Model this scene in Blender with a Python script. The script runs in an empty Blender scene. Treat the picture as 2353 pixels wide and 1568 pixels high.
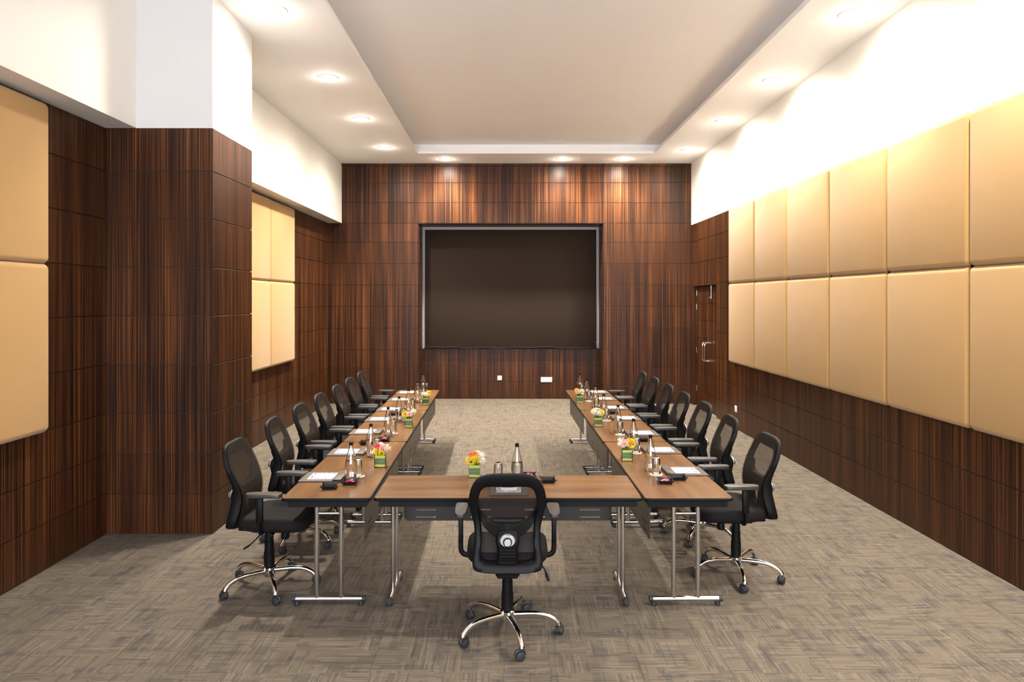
import bpy, math, random
from mathutils import Vector, Matrix
R = math.radians
random.seed(7)
SC = bpy.context.scene
COL = SC.collection

# ------------------------------------------------------------------ camera, world, exposure
cam_d = bpy.data.cameras.new('camera'); cam = bpy.data.objects.new('camera', cam_d); COL.objects.link(cam)
cam_d.sensor_width = 36.0; cam_d.lens = 24.0; cam_d.sensor_fit = 'HORIZONTAL'
cam_d.shift_x = 0.00574; cam_d.shift_y = -0.0408
cam_d.clip_start = 0.05; cam_d.clip_end = 200
cam.location = (0, 0, 2.065); cam.rotation_euler = (R(90), 0, 0)
SC.camera = cam
SC.view_settings.view_transform = 'Standard'; SC.view_settings.look = 'None'
SC.view_settings.gamma = 1.0; SC.view_settings.use_curve_mapping = False
SC.view_settings.exposure = 1.22

DAY = 6.6           # daylight through the windows behind the camera
SPOT = 100.0        # each downlight, watts
WARM = (1.0, 0.93, 0.82)
w = bpy.data.worlds.new('world'); SC.world = w; w.use_nodes = True
w.node_tree.nodes['Background'].inputs['Color'].default_value = (0.86, 0.90, 1.0, 1)
w.node_tree.nodes['Background'].inputs['Strength'].default_value = DAY

# ------------------------------------------------------------------ room numbers (metres)
XL, XR = -3.515, 3.66
YB, YN, YR = 13.5, 14.15, -3.2       # back wall, niche back, rear wall
ZC, ZU = 4.75, 4.94                  # ceiling, raised tray
ZBEAM = 3.57
ROWS = [0, .352, .70, 1.06, 1.49, 1.92, 2.345, 2.77, 3.19, 3.57, 3.975, 4.37, 4.75]
PX0, PY0, PY1 = -2.58, 6.0, 6.93     # pillar right face, front face, far face
NX0, NX1, NZ = -1.74, 1.927, 3.56    # niche

def portal(name, x0, x1, z0, z1):
    d = bpy.data.lights.new(name, 'AREA'); d.shape = 'RECTANGLE'; d.size = x1-x0; d.size_y = z1-z0
    d.cycles.is_portal = True
    o = bpy.data.objects.new(name, d); COL.objects.link(o)
    o.location = ((x0+x1)/2, YR-.12, (z0+z1)/2); o.rotation_euler = (R(90), 0, 0)
WINDOWS = [(-3.3, -.2, .25, 4.3), (.35, 3.45, .25, 4.3)]
for wx0, wx1, wz0, wz1 in WINDOWS:
    portal('daylight_portal', wx0, wx1, wz0, wz1)

# ------------------------------------------------------------------ mesh helpers
class MB:
    def __init__(s): s.v = []; s.f = []; s.m = []
    def add(s, vs, fs, mi=0):
        b = len(s.v); s.v += [tuple(p) for p in vs]
        s.f += [tuple(b+i for i in f) for f in fs]; s.m += [mi]*len(fs); return s
    def box(s, x0, x1, y0, y1, z0, z1, mi=0):
        return s.add([(x0,y0,z0),(x1,y0,z0),(x1,y1,z0),(x0,y1,z0),(x0,y0,z1),(x1,y0,z1),(x1,y1,z1),(x0,y1,z1)],
                     [(0,3,2,1),(4,5,6,7),(0,1,5,4),(1,2,6,5),(2,3,7,6),(3,0,4,7)], mi)
    def rings(s, rings, caps=True, closed=True, mi=0):
        n = len(rings[0]); vs = [p for r in rings for p in r]; fs = []
        for i in range(len(rings)-1):
            for j in range(n if closed else n-1):
                k = (j+1) % n
                fs.append((i*n+j, i*n+k, (i+1)*n+k, (i+1)*n+j))
        if caps:
            fs.append(tuple(reversed(range(n)))); fs.append(tuple((len(rings)-1)*n+j for j in range(n)))
        return s.add(vs, fs, mi)
    def lathe(s, prof, n=20, c=(0,0,0), mi=0, caps=True):
        rs = [[(c[0]+max(r,1e-5)*math.cos(2*math.pi*j/n), c[1]+max(r,1e-5)*math.sin(2*math.pi*j/n), c[2]+z) for j in range(n)] for r, z in prof]
        return s.rings(rs, caps, True, mi)
    def tube(s, path, rad, n=10, mi=0, flat=1.0):
        path = [Vector(p) for p in path]; rs = []
        if not hasattr(rad, '__len__'): rad = [rad]*len(path)
        up = None
        for i, p in enumerate(path):
            t = (path[min(i+1, len(path)-1)] - path[max(i-1, 0)]).normalized()
            if up is None:
                up = Vector((0,0,1)) if abs(t.z) < .9 else Vector((1,0,0))
            a = t.cross(up).normalized(); b = a.cross(t).normalized(); up = b
            rs.append([p + a*rad[i]*math.cos(2*math.pi*j/n) + b*rad[i]*flat*math.sin(2*math.pi*j/n) for j in range(n)])
        return s.rings(rs, True, True, mi)
    def mesh(s, name, mats, smooth=35):
        me = bpy.data.meshes.new(name); me.from_pydata(s.v, [], s.f)
        for m in (mats if isinstance(mats, (list, tuple)) else [mats]): me.materials.append(m)
        me.polygons.foreach_set('material_index', s.m)
        me.update()
        if smooth:
            me.shade_smooth(); me.set_sharp_from_angle(angle=R(smooth))
        return me
    def build(s, name, mats, parent=None, smooth=35, loc=(0,0,0), rz=0):
        return obj(name, s.mesh(name, mats, smooth), parent, loc, rz)

def obj(name, me, parent=None, loc=(0,0,0), rz=0):
    o = bpy.data.objects.new(name, me); COL.objects.link(o); o.location = loc; o.rotation_euler = (0,0,rz)
    if parent: o.parent = parent
    return o
def bevel(me, off, seg=2, sharp=50):
    import bmesh
    bm = bmesh.new(); bm.from_mesh(me)
    bmesh.ops.remove_doubles(bm, verts=bm.verts, dist=1e-6)
    bmesh.ops.bevel(bm, geom=[e for e in bm.edges if e.is_manifold and e.calc_face_angle(0) > .3], offset=off, segments=seg, profile=.5, affect='EDGES')
    bm.to_mesh(me); bm.free()
    if sharp: me.shade_smooth(); me.set_sharp_from_angle(angle=R(sharp))
    else: me.shade_flat()
    return me
def thing(name, label, cat, loc=(0,0,0), rz=0, group=None):
    o = bpy.data.objects.new(name, None); COL.objects.link(o); o.empty_display_size = .1
    o.location = loc; o.rotation_euler = (0,0,rz)
    return tag(o, label, cat, group)
def tag(o, label, cat, group=None):
    o['label'] = label; o['category'] = cat
    if group: o['group'] = group
    return o
def struct(o): o['kind'] = 'structure'; return o
def copy_tree(o, parent=None):
    c = o.copy(); COL.objects.link(c)
    if parent: c.parent = parent
    for ch in KIDS.get(o.name, []): copy_tree(ch, c)
    return c
KIDS = {}
def freeze(root):
    KIDS.clear()
    for o in COL.objects:
        if o.parent: KIDS.setdefault(o.parent.name, []).append(o)
def catmull(pts, sub=3, closed=False):
    pts = [Vector(p) for p in pts]; n = len(pts); out = []
    for i in range(n if closed else n-1):
        g = (lambda k: pts[k % n]) if closed else (lambda k: pts[max(0, min(n-1, k))])
        a, b, c, d = g(i-1), g(i), g(i+1), g(i+2)
        for k in range(sub):
            t = k/sub
            out.append(.5*((2*b)+(c-a)*t+(2*a-5*b+4*c-d)*t*t+(3*b-a-3*c+d)*t**3))
    if not closed: out.append(pts[-1])
    return out
def interp(tab, x):
    if x <= tab[0][0]: return tab[0][1]
    for (a, b), (c, d) in zip(tab, tab[1:]):
        if x <= c:
            t = (x-a)/(c-a); return b+(d-b)*t
    return tab[-1][1]
def superel(hx, hy, n=32, e=4.0, cx=0, cy=0):
    out = []
    for j in range(n):
        a = 2*math.pi*j/n; c, s_ = math.cos(a), math.sin(a)
        out.append((cx+hx*math.copysign(abs(c)**(2/e), c), cy+hy*math.copysign(abs(s_)**(2/e), s_)))
    return out

# ------------------------------------------------------------------ materials
def mat(name, col=(.5,.5,.5), rough=.5, metal=0.0, **kw):
    m = bpy.data.materials.new(name); m.use_nodes = True
    b = m.node_tree.nodes['Principled BSDF']
    b.inputs['Base Color'].default_value = (*col, 1); b.inputs['Roughness'].default_value = rough; b.inputs['Metallic'].default_value = metal
    for k, v in kw.items(): b.inputs[k.replace('_', ' ')].default_value = v
    return m
class NT:
    def __init__(s, m): s.t = m.node_tree; s.b = s.t.nodes['Principled BSDF']
    def n(s, typ, **kw):
        x = s.t.nodes.new(typ)
        for k, v in kw.items(): setattr(x, k, v)
        return x
    def l(s, a, b): s.t.links.new(a, b)
    def math(s, op, a, b=None, c=None):
        x = s.n('ShaderNodeMath', operation=op)
        for i, q in enumerate((a, b, c)):
            if q is None: continue
            if isinstance(q, (int, float)): x.inputs[i].default_value = q
            else: s.l(q, x.inputs[i])
        return x.outputs[0]
    def mix(s, f, a, b, blend='MIX'):
        x = s.n('ShaderNodeMix', data_type='RGBA', blend_type=blend)
        for i, q in ((0, f), (6, a), (7, b)):
            if isinstance(q, (int, float)): x.inputs[i].default_value = q
            elif isinstance(q, tuple): x.inputs[i].default_value = (*q, 1)
            else: s.l(q, x.inputs[i])
        return x.outputs[2]
    def comb(s, x, y, z=0.0):
        c = s.n('ShaderNodeCombineXYZ')
        for i, q in enumerate((x, y, z)):
            if isinstance(q, (int, float)): c.inputs[i].default_value = q
            else: s.l(q, c.inputs[i])
        return c.outputs[0]
    def noise(s, vec, scale, detail=2, rough=.5):
        x = s.n('ShaderNodeTexNoise'); x.inputs['Scale'].default_value = scale; x.inputs['Detail'].default_value = detail; x.inputs['Roughness'].default_value = rough
        s.l(vec, x.inputs['Vector']); return x.outputs['Fac']
    def ramp(s, f, stops):
        x = s.n('ShaderNodeValToRGB'); e = x.color_ramp.elements
        while len(e) < len(stops): e.new(.5)
        for q, (p, c) in zip(e, stops): q.position = p; q.color = (*c, 1)
        s.l(f, x.inputs[0]); return x.outputs[0]
    def wn(s, vec):
        x = s.n('ShaderNodeTexWhiteNoise', noise_dimensions='3D'); s.l(vec, x.inputs['Vector']); return x.outputs['Value']
    def bump(s, h, strength=.2, dist=.002):
        x = s.n('ShaderNodeBump'); x.inputs['Strength'].default_value = strength; x.inputs['Distance'].default_value = dist
        s.l(h, x.inputs['Height']); s.l(x.outputs[0], s.b.inputs['Normal'])

def veneer(name):
    m = mat(name, rough=.33, Specular_IOR_Level=.18); t = NT(m); g = t.n('ShaderNodeNewGeometry'); sp = t.n('ShaderNodeSeparateXYZ'); t.l(g.outputs['Position'], sp.inputs[0])
    s = t.math('ADD', sp.outputs[0], sp.outputs[1])
    oi = t.n('ShaderNodeObjectInfo')
    zz = t.math('MULTIPLY', sp.outputs[2], .35)
    v = t.comb(s, zz, 0.0)
    wob = t.math('MULTIPLY_ADD', t.noise(t.comb(t.math('MULTIPLY', s, 3.0), t.math('MULTIPLY', sp.outputs[2], 1.2)), 1, 2), .012, s)
    fine = t.noise(t.comb(t.math('MULTIPLY', wob, 145.0), zz), 1.0, 2, .6)
    mid = t.noise(t.comb(t.math('MULTIPLY', wob, 55.0), zz, 4.0), 1.0, 2, .55)
    big = t.noise(t.comb(t.math('MULTIPLY', wob, 6.5), zz, 9.0), 1.0, 2, .5)
    a = t.math('MULTIPLY_ADD', fine, .72, t.math('MULTIPLY', mid, .28))
    a = t.math('MULTIPLY_ADD', t.math('SUBTRACT', big, .5), .26, a)
    c = t.ramp(a, [(.36, (.0085,.0032,.0021)), (.45, (.0190,.0068,.0033)), (.53, (.048,.0165,.0056)), (.61, (.115,.0385,.0095)), (.70, (.205,.074,.018))])
    va = t.math('MULTIPLY_ADD', oi.outputs['Random'], .22, .89)
    hs = t.n('ShaderNodeHueSaturation'); t.l(c, hs.inputs['Color']); t.l(va, hs.inputs['Value'])
    t.l(hs.outputs[0], t.b.inputs['Base Color'])
    t.l(t.math('MULTIPLY_ADD', mid, .14, .30), t.b.inputs['Roughness'])
    t.bump(fine, .08, .001)
    return m
WOOD = veneer('dark_zebrano_veneer')
WOODBACK = mat('dark_joint', (.012,.006,.005), .6)

def plaster(name, col, rough=.75):
    m = mat(name, col, rough); t = NT(m); g = t.n('ShaderNodeNewGeometry')
    n_ = t.noise(g.outputs['Position'], 1.3, 3); t.l(t.mix(n_, tuple(c*.965 for c in col), col), t.b.inputs['Base Color'])
    t.bump(t.noise(g.outputs['Position'], 60, 2), .04, .001)
    return m
WHITE = plaster('cream_wall_paint', (.80,.775,.71), .55)
CEIL = plaster('ceiling_paint', (.90,.88,.86), .8)

def fabric(name, col):
    m = mat(name, col, .85); t = NT(m); tc = t.n('ShaderNodeTexCoord')
    n1 = t.noise(tc.outputs['Object'], 2.2, 2); n2 = t.noise(tc.outputs['Object'], 500, 1)
    c = t.mix(n1, tuple(x*.93 for x in col), tuple(min(1, x*1.05) for x in col))
    t.l(t.mix(t.math('MULTIPLY', n2, .18), c, tuple(x*.7 for x in col)), t.b.inputs['Base Color']); t.bump(n2, .12, .001)
    t.b.inputs['Sheen Weight'].default_value = .15
    return m
TAN = fabric('tan_upholstery', (.405,.232,.074))

def carpet():
    m = mat('carpet_weave', rough=.95); t = NT(m); tc = t.n('ShaderNodeTexCoord'); oi = t.n('ShaderNodeObjectInfo')
    sp = t.n('ShaderNodeSeparateXYZ'); t.l(tc.outputs['Object'], sp.inputs[0])
    rnd = oi.outputs['Random']
    x = t.math('MULTIPLY_ADD', rnd, 61.7, sp.outputs[0]); y = t.math('MULTIPLY_ADD', rnd, 37.3, sp.outputs[1])
    def dash(u, v, wd, ln, thr, seed):
        row = t.math('FLOOR', t.math('DIVIDE', u, wd))
        sh = t.math('MULTIPLY', t.wn(t.comb(row, seed, 1.7)), ln*3)
        colm = t.math('FLOOR', t.math('DIVIDE', t.math('ADD', v, sh), ln))
        return t.math('GREATER_THAN', t.wn(t.comb(row, colm, seed)), thr)
    zone = t.math('GREATER_THAN', t.wn(t.comb(t.math('FLOOR', t.math('DIVIDE', x, .19)), t.math('FLOOR', t.math('DIVIDE', y, .17)), 5.0)), .5)
    nz = t.math('SUBTRACT', 1.0, zone)
    dk = t.math('ADD', t.math('MULTIPLY', dash(x, y, .0095, .17, .82, 1.0), zone), t.math('MULTIPLY', dash(y, x, .0095, .17, .82, 2.0), nz))
    dk2 = t.math('ADD', dash(x, y, .008, .26, .945, 11.0), dash(y, x, .008, .26, .945, 12.0))
    lt = t.math('ADD', t.math('MULTIPLY', dash(x, y, .008, .20, .82, 3.0), zone), t.math('MULTIPLY', dash(y, x, .008, .20, .82, 4.0), nz))
    blk = t.math('ADD', dash(x, y, .046, .15, .86, 6.0), dash(y, x, .042, .15, .86, 7.0))
    soft = t.noise(t.comb(x, y), 5.0, 2)
    base = t.mix(soft, (.108,.087,.064), (.137,.111,.082))
    base = t.mix(t.math('MULTIPLY', blk, .42), base, (.062,.055,.052))
    base = t.mix(t.math('MULTIPLY', lt, .34), base, (.20,.168,.134))
    base = t.mix(t.math('MINIMUM', t.math('MULTIPLY', t.math('ADD', dk, dk2), .42), .55), base, (.044,.040,.040))
    fib = t.noise(t.comb(t.math('MULTIPLY', x, 230.), t.math('MULTIPLY', y, 230.)), 1.0, 2)
    hs = t.n('ShaderNodeHueSaturation'); t.l(base, hs.inputs['Color']); t.l(t.math('MULTIPLY_ADD', fib, .5, .75), hs.inputs['Value'])
    t.l(hs.outputs[0], t.b.inputs['Base Color']); t.bump(fib, .35, .003)
    t.b.inputs['Specular IOR Level'].default_value = .15
    return m
CARPET = carpet()

def walnut():
    m = mat('walnut_laminate', rough=.26, Specular_IOR_Level=.18); t = NT(m); tc = t.n('ShaderNodeTexCoord'); oi = t.n('ShaderNodeObjectInfo')
    sp = t.n('ShaderNodeSeparateXYZ'); t.l(tc.outputs['Object'], sp.inputs[0])
    x = t.math('MULTIPLY_ADD', oi.outputs['Random'], 13.0, sp.outputs[0])
    v = t.comb(t.math('MULTIPLY', x, 9.0), t.math('MULTIPLY', sp.outputs[1], 1.3))
    wv = t.noise(v, 1.0, 1, .4); fn = t.noise(t.comb(t.math('MULTIPLY', x, 90.0), t.math('MULTIPLY', sp.outputs[1], 3.0)), 1, 2)
    a = t.math('MULTIPLY_ADD', fn, .14, t.math('MULTIPLY', wv, .86))
    c = t.ramp(a, [(.30, (.100,.045,.0155)), (.5, (.136,.064,.0215)), (.70, (.172,.084,.030))])
    t.l(c, t.b.inputs['Base Color']); t.bump(fn, .03, .0005)
    return m
WALNUT = walnut()
BLACKP = mat('black_plastic', (.0028,.0025,.0026), .5, Specular_IOR_Level=.15)
BLACKM = mat('black_powder_coat', (.003,.0028,.0028), .5, Specular_IOR_Level=.16)
MODEST = mat('grey_brown_perforated_steel', (.017,.013,.0105), .36, .0)
CHROME = mat('chrome', (.80,.78,.75), .09, 1.0)
SATIN = mat('satin_steel', (.62,.60,.57), .24, 1.0)
RUBBER = mat('black_rubber', (.014,.014,.015), .6)
SEATF = fabric('black_seat_cloth', (.0055,.004,.004)); SEATF.node_tree.nodes['Principled BSDF'].inputs['Sheen Weight'].default_value = .0; SEATF.node_tree.nodes['Principled BSDF'].inputs['Specular IOR Level'].default_value = .2
PADM = mat('arm_pad_polyurethane', (.024,.019,.016), .42)
SILVER = mat('silver_plastic', (.52,.52,.53), .3, .6)
def meshmat():
    m = mat('black_back_mesh', (.028,.0215,.017), .6, Specular_IOR_Level=.12); t = NT(m); tc = t.n('ShaderNodeTexCoord'); sp = t.n('ShaderNodeSeparateXYZ'); t.l(tc.outputs['Object'], sp.inputs[0])
    f = 2*math.pi/.0046
    a = t.math('SINE', t.math('MULTIPLY', t.math('ADD', sp.outputs[0], sp.outputs[2]), f))
    b = t.math('SINE', t.math('MULTIPLY', t.math('SUBTRACT', sp.outputs[0], sp.outputs[2]), f))
    h = t.math('GREATER_THAN', t.math('MULTIPLY', a, b), .20)
    tr = t.n('ShaderNodeBsdfTransparent'); mx = t.n('ShaderNodeMixShader'); out = t.t.nodes['Material Output']
    t.b.inputs['Sheen Weight'].default_value = .0
    t.l(h, mx.inputs[0]); t.l(t.b.outputs[0], mx.inputs[1]); t.l(tr.outputs[0], mx.inputs[2]); t.l(mx.outputs[0], out.inputs[0])
    return m
MESHM = meshmat()
LEATHER = mat('brown_leatherette', (.062,.040,.026), .5)
LEATHERB = mat('black_leatherette', (.006,.0055,.0065), .36, Specular_IOR_Level=.3)
PAPERW = mat('white_card', (.68,.67,.65), .7)
def papermat():
    m = mat('printed_notepaper', rough=.7); t = NT(m); tc = t.n('ShaderNodeTexCoord'); sp = t.n('ShaderNodeSeparateXYZ'); t.l(tc.outputs['Generated'], sp.inputs[0])
    u = t.math('ABSOLUTE', t.math('SUBTRACT', sp.outputs[0], .5)); v = t.math('ABSOLUTE', t.math('SUBTRACT', sp.outputs[1], .5))
    edge = t.math('MAXIMUM', t.math('MULTIPLY', u, 1.0), t.math('MULTIPLY', v, 1.02))
    msk = t.math('GREATER_THAN', t.math('ADD', edge, t.math('MULTIPLY', t.math('MULTIPLY', u, v), .9)), .37)
    ins = t.math('LESS_THAN', edge, .48)
    n1 = t.noise(tc.outputs['Generated'], 15, 1); hit = t.math('GREATER_THAN', n1, .495)
    f = t.math('MULTIPLY', t.math('MULTIPLY', msk, ins), hit)
    t.l(t.mix(f, (.66,.66,.68), (.05,.07,.26)), t.b.inputs['Base Color']); return m
PRINT = papermat()
def glassmat(name, col=(1,1,1), ior=1.45):
    m = mat(name, col, .0); b = m.node_tree.nodes['Principled BSDF']
    b.inputs['Transmission Weight'].default_value = 1; b.inputs['IOR'].default_value = ior; return m
GLASS = glassmat('clear_glass', (.97,.985,.98)); WATER = glassmat('water', (1,1,1), 1.33)
def thinglass(name, tint=(.96,.98,.97)):
    m = bpy.data.materials.new(name); m.use_nodes = True; nt = m.node_tree; nt.nodes.remove(nt.nodes['Principled BSDF'])
    tr = nt.nodes.new('ShaderNodeBsdfTransparent'); tr.inputs[0].default_value = (*tint, 1)
    gl = nt.nodes.new('ShaderNodeBsdfGlossy'); gl.inputs['Roughness'].default_value = .02
    fr = nt.nodes.new('ShaderNodeFresnel'); fr.inputs[0].default_value = 1.28
    mx = nt.nodes.new('ShaderNodeMixShader'); nt.links.new(fr.outputs[0], mx.inputs[0]); nt.links.new(tr.outputs[0], mx.inputs[1]); nt.links.new(gl.outputs[0], mx.inputs[2])
    nt.links.new(mx.outputs[0], nt.nodes['Material Output'].inputs[0]); return m
THIN = thinglass('thin_clear_glass', (.93,.95,.94)); PANE = thinglass('window_glass', (1,1,1))
def leafmat():
    m = mat('leaf_wrap', rough=.35); t = NT(m); tc = t.n('ShaderNodeTexCoord'); sp = t.n('ShaderNodeSeparateXYZ'); t.l(tc.outputs['Object'], sp.inputs[0])
    z = t.math('MULTIPLY_ADD', t.noise(tc.outputs['Object'], 22, 1), .010, sp.outputs[2])
    z = t.math('DIVIDE', z, .095)
    c = t.ramp(z, [(.10, (.60,.50,.02)), (.27, (.58,.50,.03)), (.33, (.042,.105,.006)), (.50, (.030,.082,.005)), (.53, (.13,.21,.015)), (.58, (.032,.085,.005)), (.78, (.045,.11,.006)), (.86, (.56,.50,.03)), (.97, (.50,.46,.03))])
    t.l(c, t.b.inputs['Base Color']); return m
LEAF = leafmat()
YEL = mat('yellow_petal', (.78,.58,.02), .6); ORA = mat('orange_petal', (.85,.27,.03), .6); PNK = mat('pale_pink_petal', (.86,.50,.46), .6)
RED = mat('crimson_pink_petal', (.72,.05,.12), .6); WHT = mat('tiny_white_petal', (.86,.83,.66), .6); STEM = mat('green_stem', (.09,.16,.03), .6)
PINKC = mat('pink_sweet_wrapper', (.62,.012,.16), .25); PALEC = mat('pale_pink_sweet_wrapper', (.80,.22,.30), .3)
SCREENF = mat('dark_screen_cloth', (.027,.0170,.0115), .85, Specular_IOR_Level=.15)
GREYF = mat('grey_plaster_border', (.50,.46,.44), .7)
SOCKET = mat('white_plate_plastic', (.78,.76,.70), .35)
DARKHOLE = mat('dark_slot', (.02,.02,.02), .6)
LAMPRING = mat('white_lamp_ring', (.8,.78,.74), .5)
LENS = mat('downlight_lens', (1,1,1), .4); LENS.node_tree.nodes['Principled BSDF'].inputs['Emission Color'].default_value = (1, .90, .74, 1)
LENS.node_tree.nodes['Principled BSDF'].inputs['Emission Strength'].default_value = 32.0

# ------------------------------------------------------------------ room shell
T = .012   # veneer panel thickness
m = MB(); m.box(XL-.3, XR+.3, YR-.3, YN+.3, -.20, -.006)
floor = struct(m.build('floor', mat('screed', (.12,.11,.10), .9), smooth=0))
# carpet tiles, half a metre square, laid quarter-turned
tm = MB(); g = .2497
tm.box(-g, g, -g, g, -.006, 0); tile_me = bevel(tm.mesh('carpet_tile', CARPET, 0), .0006, 1, 0)
tx0, ty0 = -.255, 3.77
cnt = 0; far = MB(); e = .0003
for j in range(-1, 22):
    y0 = ty0 + .5*j
    for i in range(-7, 8):
        x0 = tx0 + .5*i
        a, b, c, d = max(x0+e, XL), min(x0+.5-e, XR), y0+e, min(y0+.5-e, YN)
        if b-a < .02 or d-c < .02: continue
        inpil = b < PX0+.02 and c > PY0-.02 and d < PY1+.02
        beyond = c > YB-.02 and (b < NX0 or a > NX1)
        if inpil or beyond: continue
        full = (b-a > .49 and d-c > .49)
        if cnt < 300:
            if full: o = obj('carpet_tile', tile_me, floor, (x0+.25, y0+.25, 0), random.choice((0,1,2,3))*math.pi/2)
            else:
                q = MB(); q.box(a-(a+b)/2, b-(a+b)/2, c-(c+d)/2, d-(c+d)/2, -.006, 0); o = q.build('carpet_tile', CARPET, floor, 0, ((a+b)/2, (c+d)/2, 0))
            cnt += 1
        else: far.box(a, b, c, d, -.006, 0)
far.box(XL, XR, YR, ty0-.5-e, -.006, 0)
o = far.build('carpet_field', CARPET, floor, 0); o['kind'] = 'stuff'

def panels(parent, p0, udir, cols, rows, name='wood_panel', skip=None, gap=.0035, vgap=.0009):
    """veneer boards, proud of the wall behind; p0 = finished face origin at floor, udir = (dx, dy) along the wall, boards grow away from the room"""
    ux, uy = udir; nx, ny = -uy, ux      # the left of the running direction is the room side
    for c0, c1 in zip(cols, cols[1:]):
        for r0, r1 in zip(rows, rows[1:]):
            if skip and skip(c0, c1, r0, r1): continue
            q = MB(); hw = (c1-c0)/2 - vgap; hh = (r1-r0)/2 - gap
            q.box(-hw, hw, -T, 0, -hh, hh)
            me = bevel(q.mesh(name, WOOD, 0), .0015, 1, 0)
            u = (c0+c1)/2
            obj(name, me, parent, (p0[0]+ux*u, p0[1]+uy*u, (r0+r1)/2), math.atan2(uy, ux))
def cols(a, b, n): return [a+(b-a)*i/n for i in range(n+1)]

# back wall with niche
m = MB()
B0 = YB+T
m.box(XL-.3, NX0-T, B0, YN+.3, 0, ZC+.3); m.box(NX1+T, XR+.3, B0, YN+.3, 0, ZC+.3)
m.box(NX0-T, NX1+T, B0, YN+.3, NZ+T, ZC+.3); m.box(NX0-T, NX1+T, YN+T, YN+.3, 0, NZ+T)
wb = struct(m.build('wall_back', WOODBACK, smooth=0))
RT = ROWS[:-1]+[4.70]
panels(wb, (XR, YB), (-1, 0), cols(0, XR-NX1, 2), [r for r in RT if r < 3.6], )
panels(wb, (NX0, YB), (-1, 0), cols(0, NX0-XL, 2), [r for r in RT if r < 3.6])
panels(wb, (XR, YB), (-1, 0), cols(0, XR-XL, 6), [r for r in RT if r > 3.5])
panels(wb, (NX1, YN), (-1, 0), cols(0, NX1-NX0, 3), [0, .352, .70, 1.04])
panels(wb, (NX0, YB+T), (0, 1), [0, YN-YB-T], [r for r in ROWS if r < 3.5]+[NZ-.003])
panels(wb, (NX1, YN), (0, -1), [0, YN-YB-T], [r for r in ROWS if r < 3.5]+[NZ-.003])
q = MB(); q.box(NX0, NX1, YB+T, YN+T, NZ, NZ+T); q.build('soffit_board', WOOD, wb, 0)
m = MB(); m.box(XL, XR, YB-.02, YB+T, 4.70, ZC); struct(bevel(m.mesh('trim_1', WOOD, 0), .004, 1, 0) and obj('trim_1', bpy.data.meshes['trim_1']))
# left wall
m = MB(); m.box(XL-.3, XL-T, YR, B0, 0, ZC+.3)
wl = struct(m.build('wall_left', WOODBACK, smooth=0))
rl = [r for r in ROWS if r < 3.56]+[ZBEAM]
panels(wl, (XL, YB), (0, -1), cols(0, YB-PY1, 5), rl)
def skl(c0, c1, r0, r1):   # behind the near upholstered panels
    return r0 > 1.1 and r1 < 3.3 and PY0-c0 < 5.0 
panels(wl, (XL, PY0), (0, -1), cols(0, PY0-YR, 8), rl, skip=skl)
for a, b in ((YR, PY0+.02), (PY1-.02, YB)):
    q = MB(); q.box(XL-.02, -3.25, a, b, ZBEAM, ZC+.2); struct(q.build('ceiling_bulkhead', WHITE, None, 0))
# pillar
m = MB(); m.box(XL-.1, PX0-T, PY0+T, PY1-T, 0, ZC+.1); wp = struct(m.build('wall_pillar', WOODBACK, smooth=0))
panels(wp, (PX0, PY0), (-1, 0), [0, PX0-XL], rl)
panels(wp, (PX0, PY1), (0, -1), [0, PY1-PY0], rl)
panels(wp, (XL, PY1), (1, 0), [0, PX0-XL], rl)
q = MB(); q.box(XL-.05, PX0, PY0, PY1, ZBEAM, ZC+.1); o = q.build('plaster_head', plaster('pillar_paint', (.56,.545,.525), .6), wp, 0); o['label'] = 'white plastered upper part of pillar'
# right wall, door recess near the back
DY0, DY1, DZ = 11.88, 13.36, 2.32
m = MB(); X0 = XR+T
m.box(X0, X0+.3, YR, DY0-T, 0, ZC+.3); m.box(X0, X0+.3, DY1+T, B0, 0, ZC+.3); m.box(X0, X0+.3, DY0-T, DY1+T, DZ+T, ZC+.3); m.box(X0+.10, X0+.3, DY0-T, DY1+T, 0, DZ+T)
wr = struct(m.build('wall_right', WOODBACK, smooth=0))
rr = [r for r in ROWS if r < 3.3]+[3.53]
PYF = 11.03     # far end of the upholstered field
panels(wr, (XR, YR), (0, 1), cols(0, PYF-.6-YR, 11), [0, .352, .70, 1.10])
panels(wr, (XR, PYF-.6), (0, 1), [0, DY0-PYF+.6], rr)
panels(wr, (XR, DY1), (0, 1), [0, YB-DY1], rr)
panels(wr, (XR, DY0), (0, 1), [0, DY1-DY0], [DZ, 2.77, 3.19, 3.53])
q = MB(); q.box(XR, X0+.1, YR, YB+.005, 3.53, ZC+.1); o = q.build('plaster_band', WHITE, wr, 0); o['label'] = 'cream painted upper wall'
for ya, yb in ((DY0-T, DY0), (DY1, DY1+T)):
    q = MB(); q.box(XR+.001, X0+.10, ya, yb, 0, DZ); q.build('door_jamb', WOOD, wr, 0)
q = MB(); q.box(XR+.001, X0+.10, DY0, DY1, DZ, DZ+T); q.build('door_head', WOOD, wr, 0)
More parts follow.
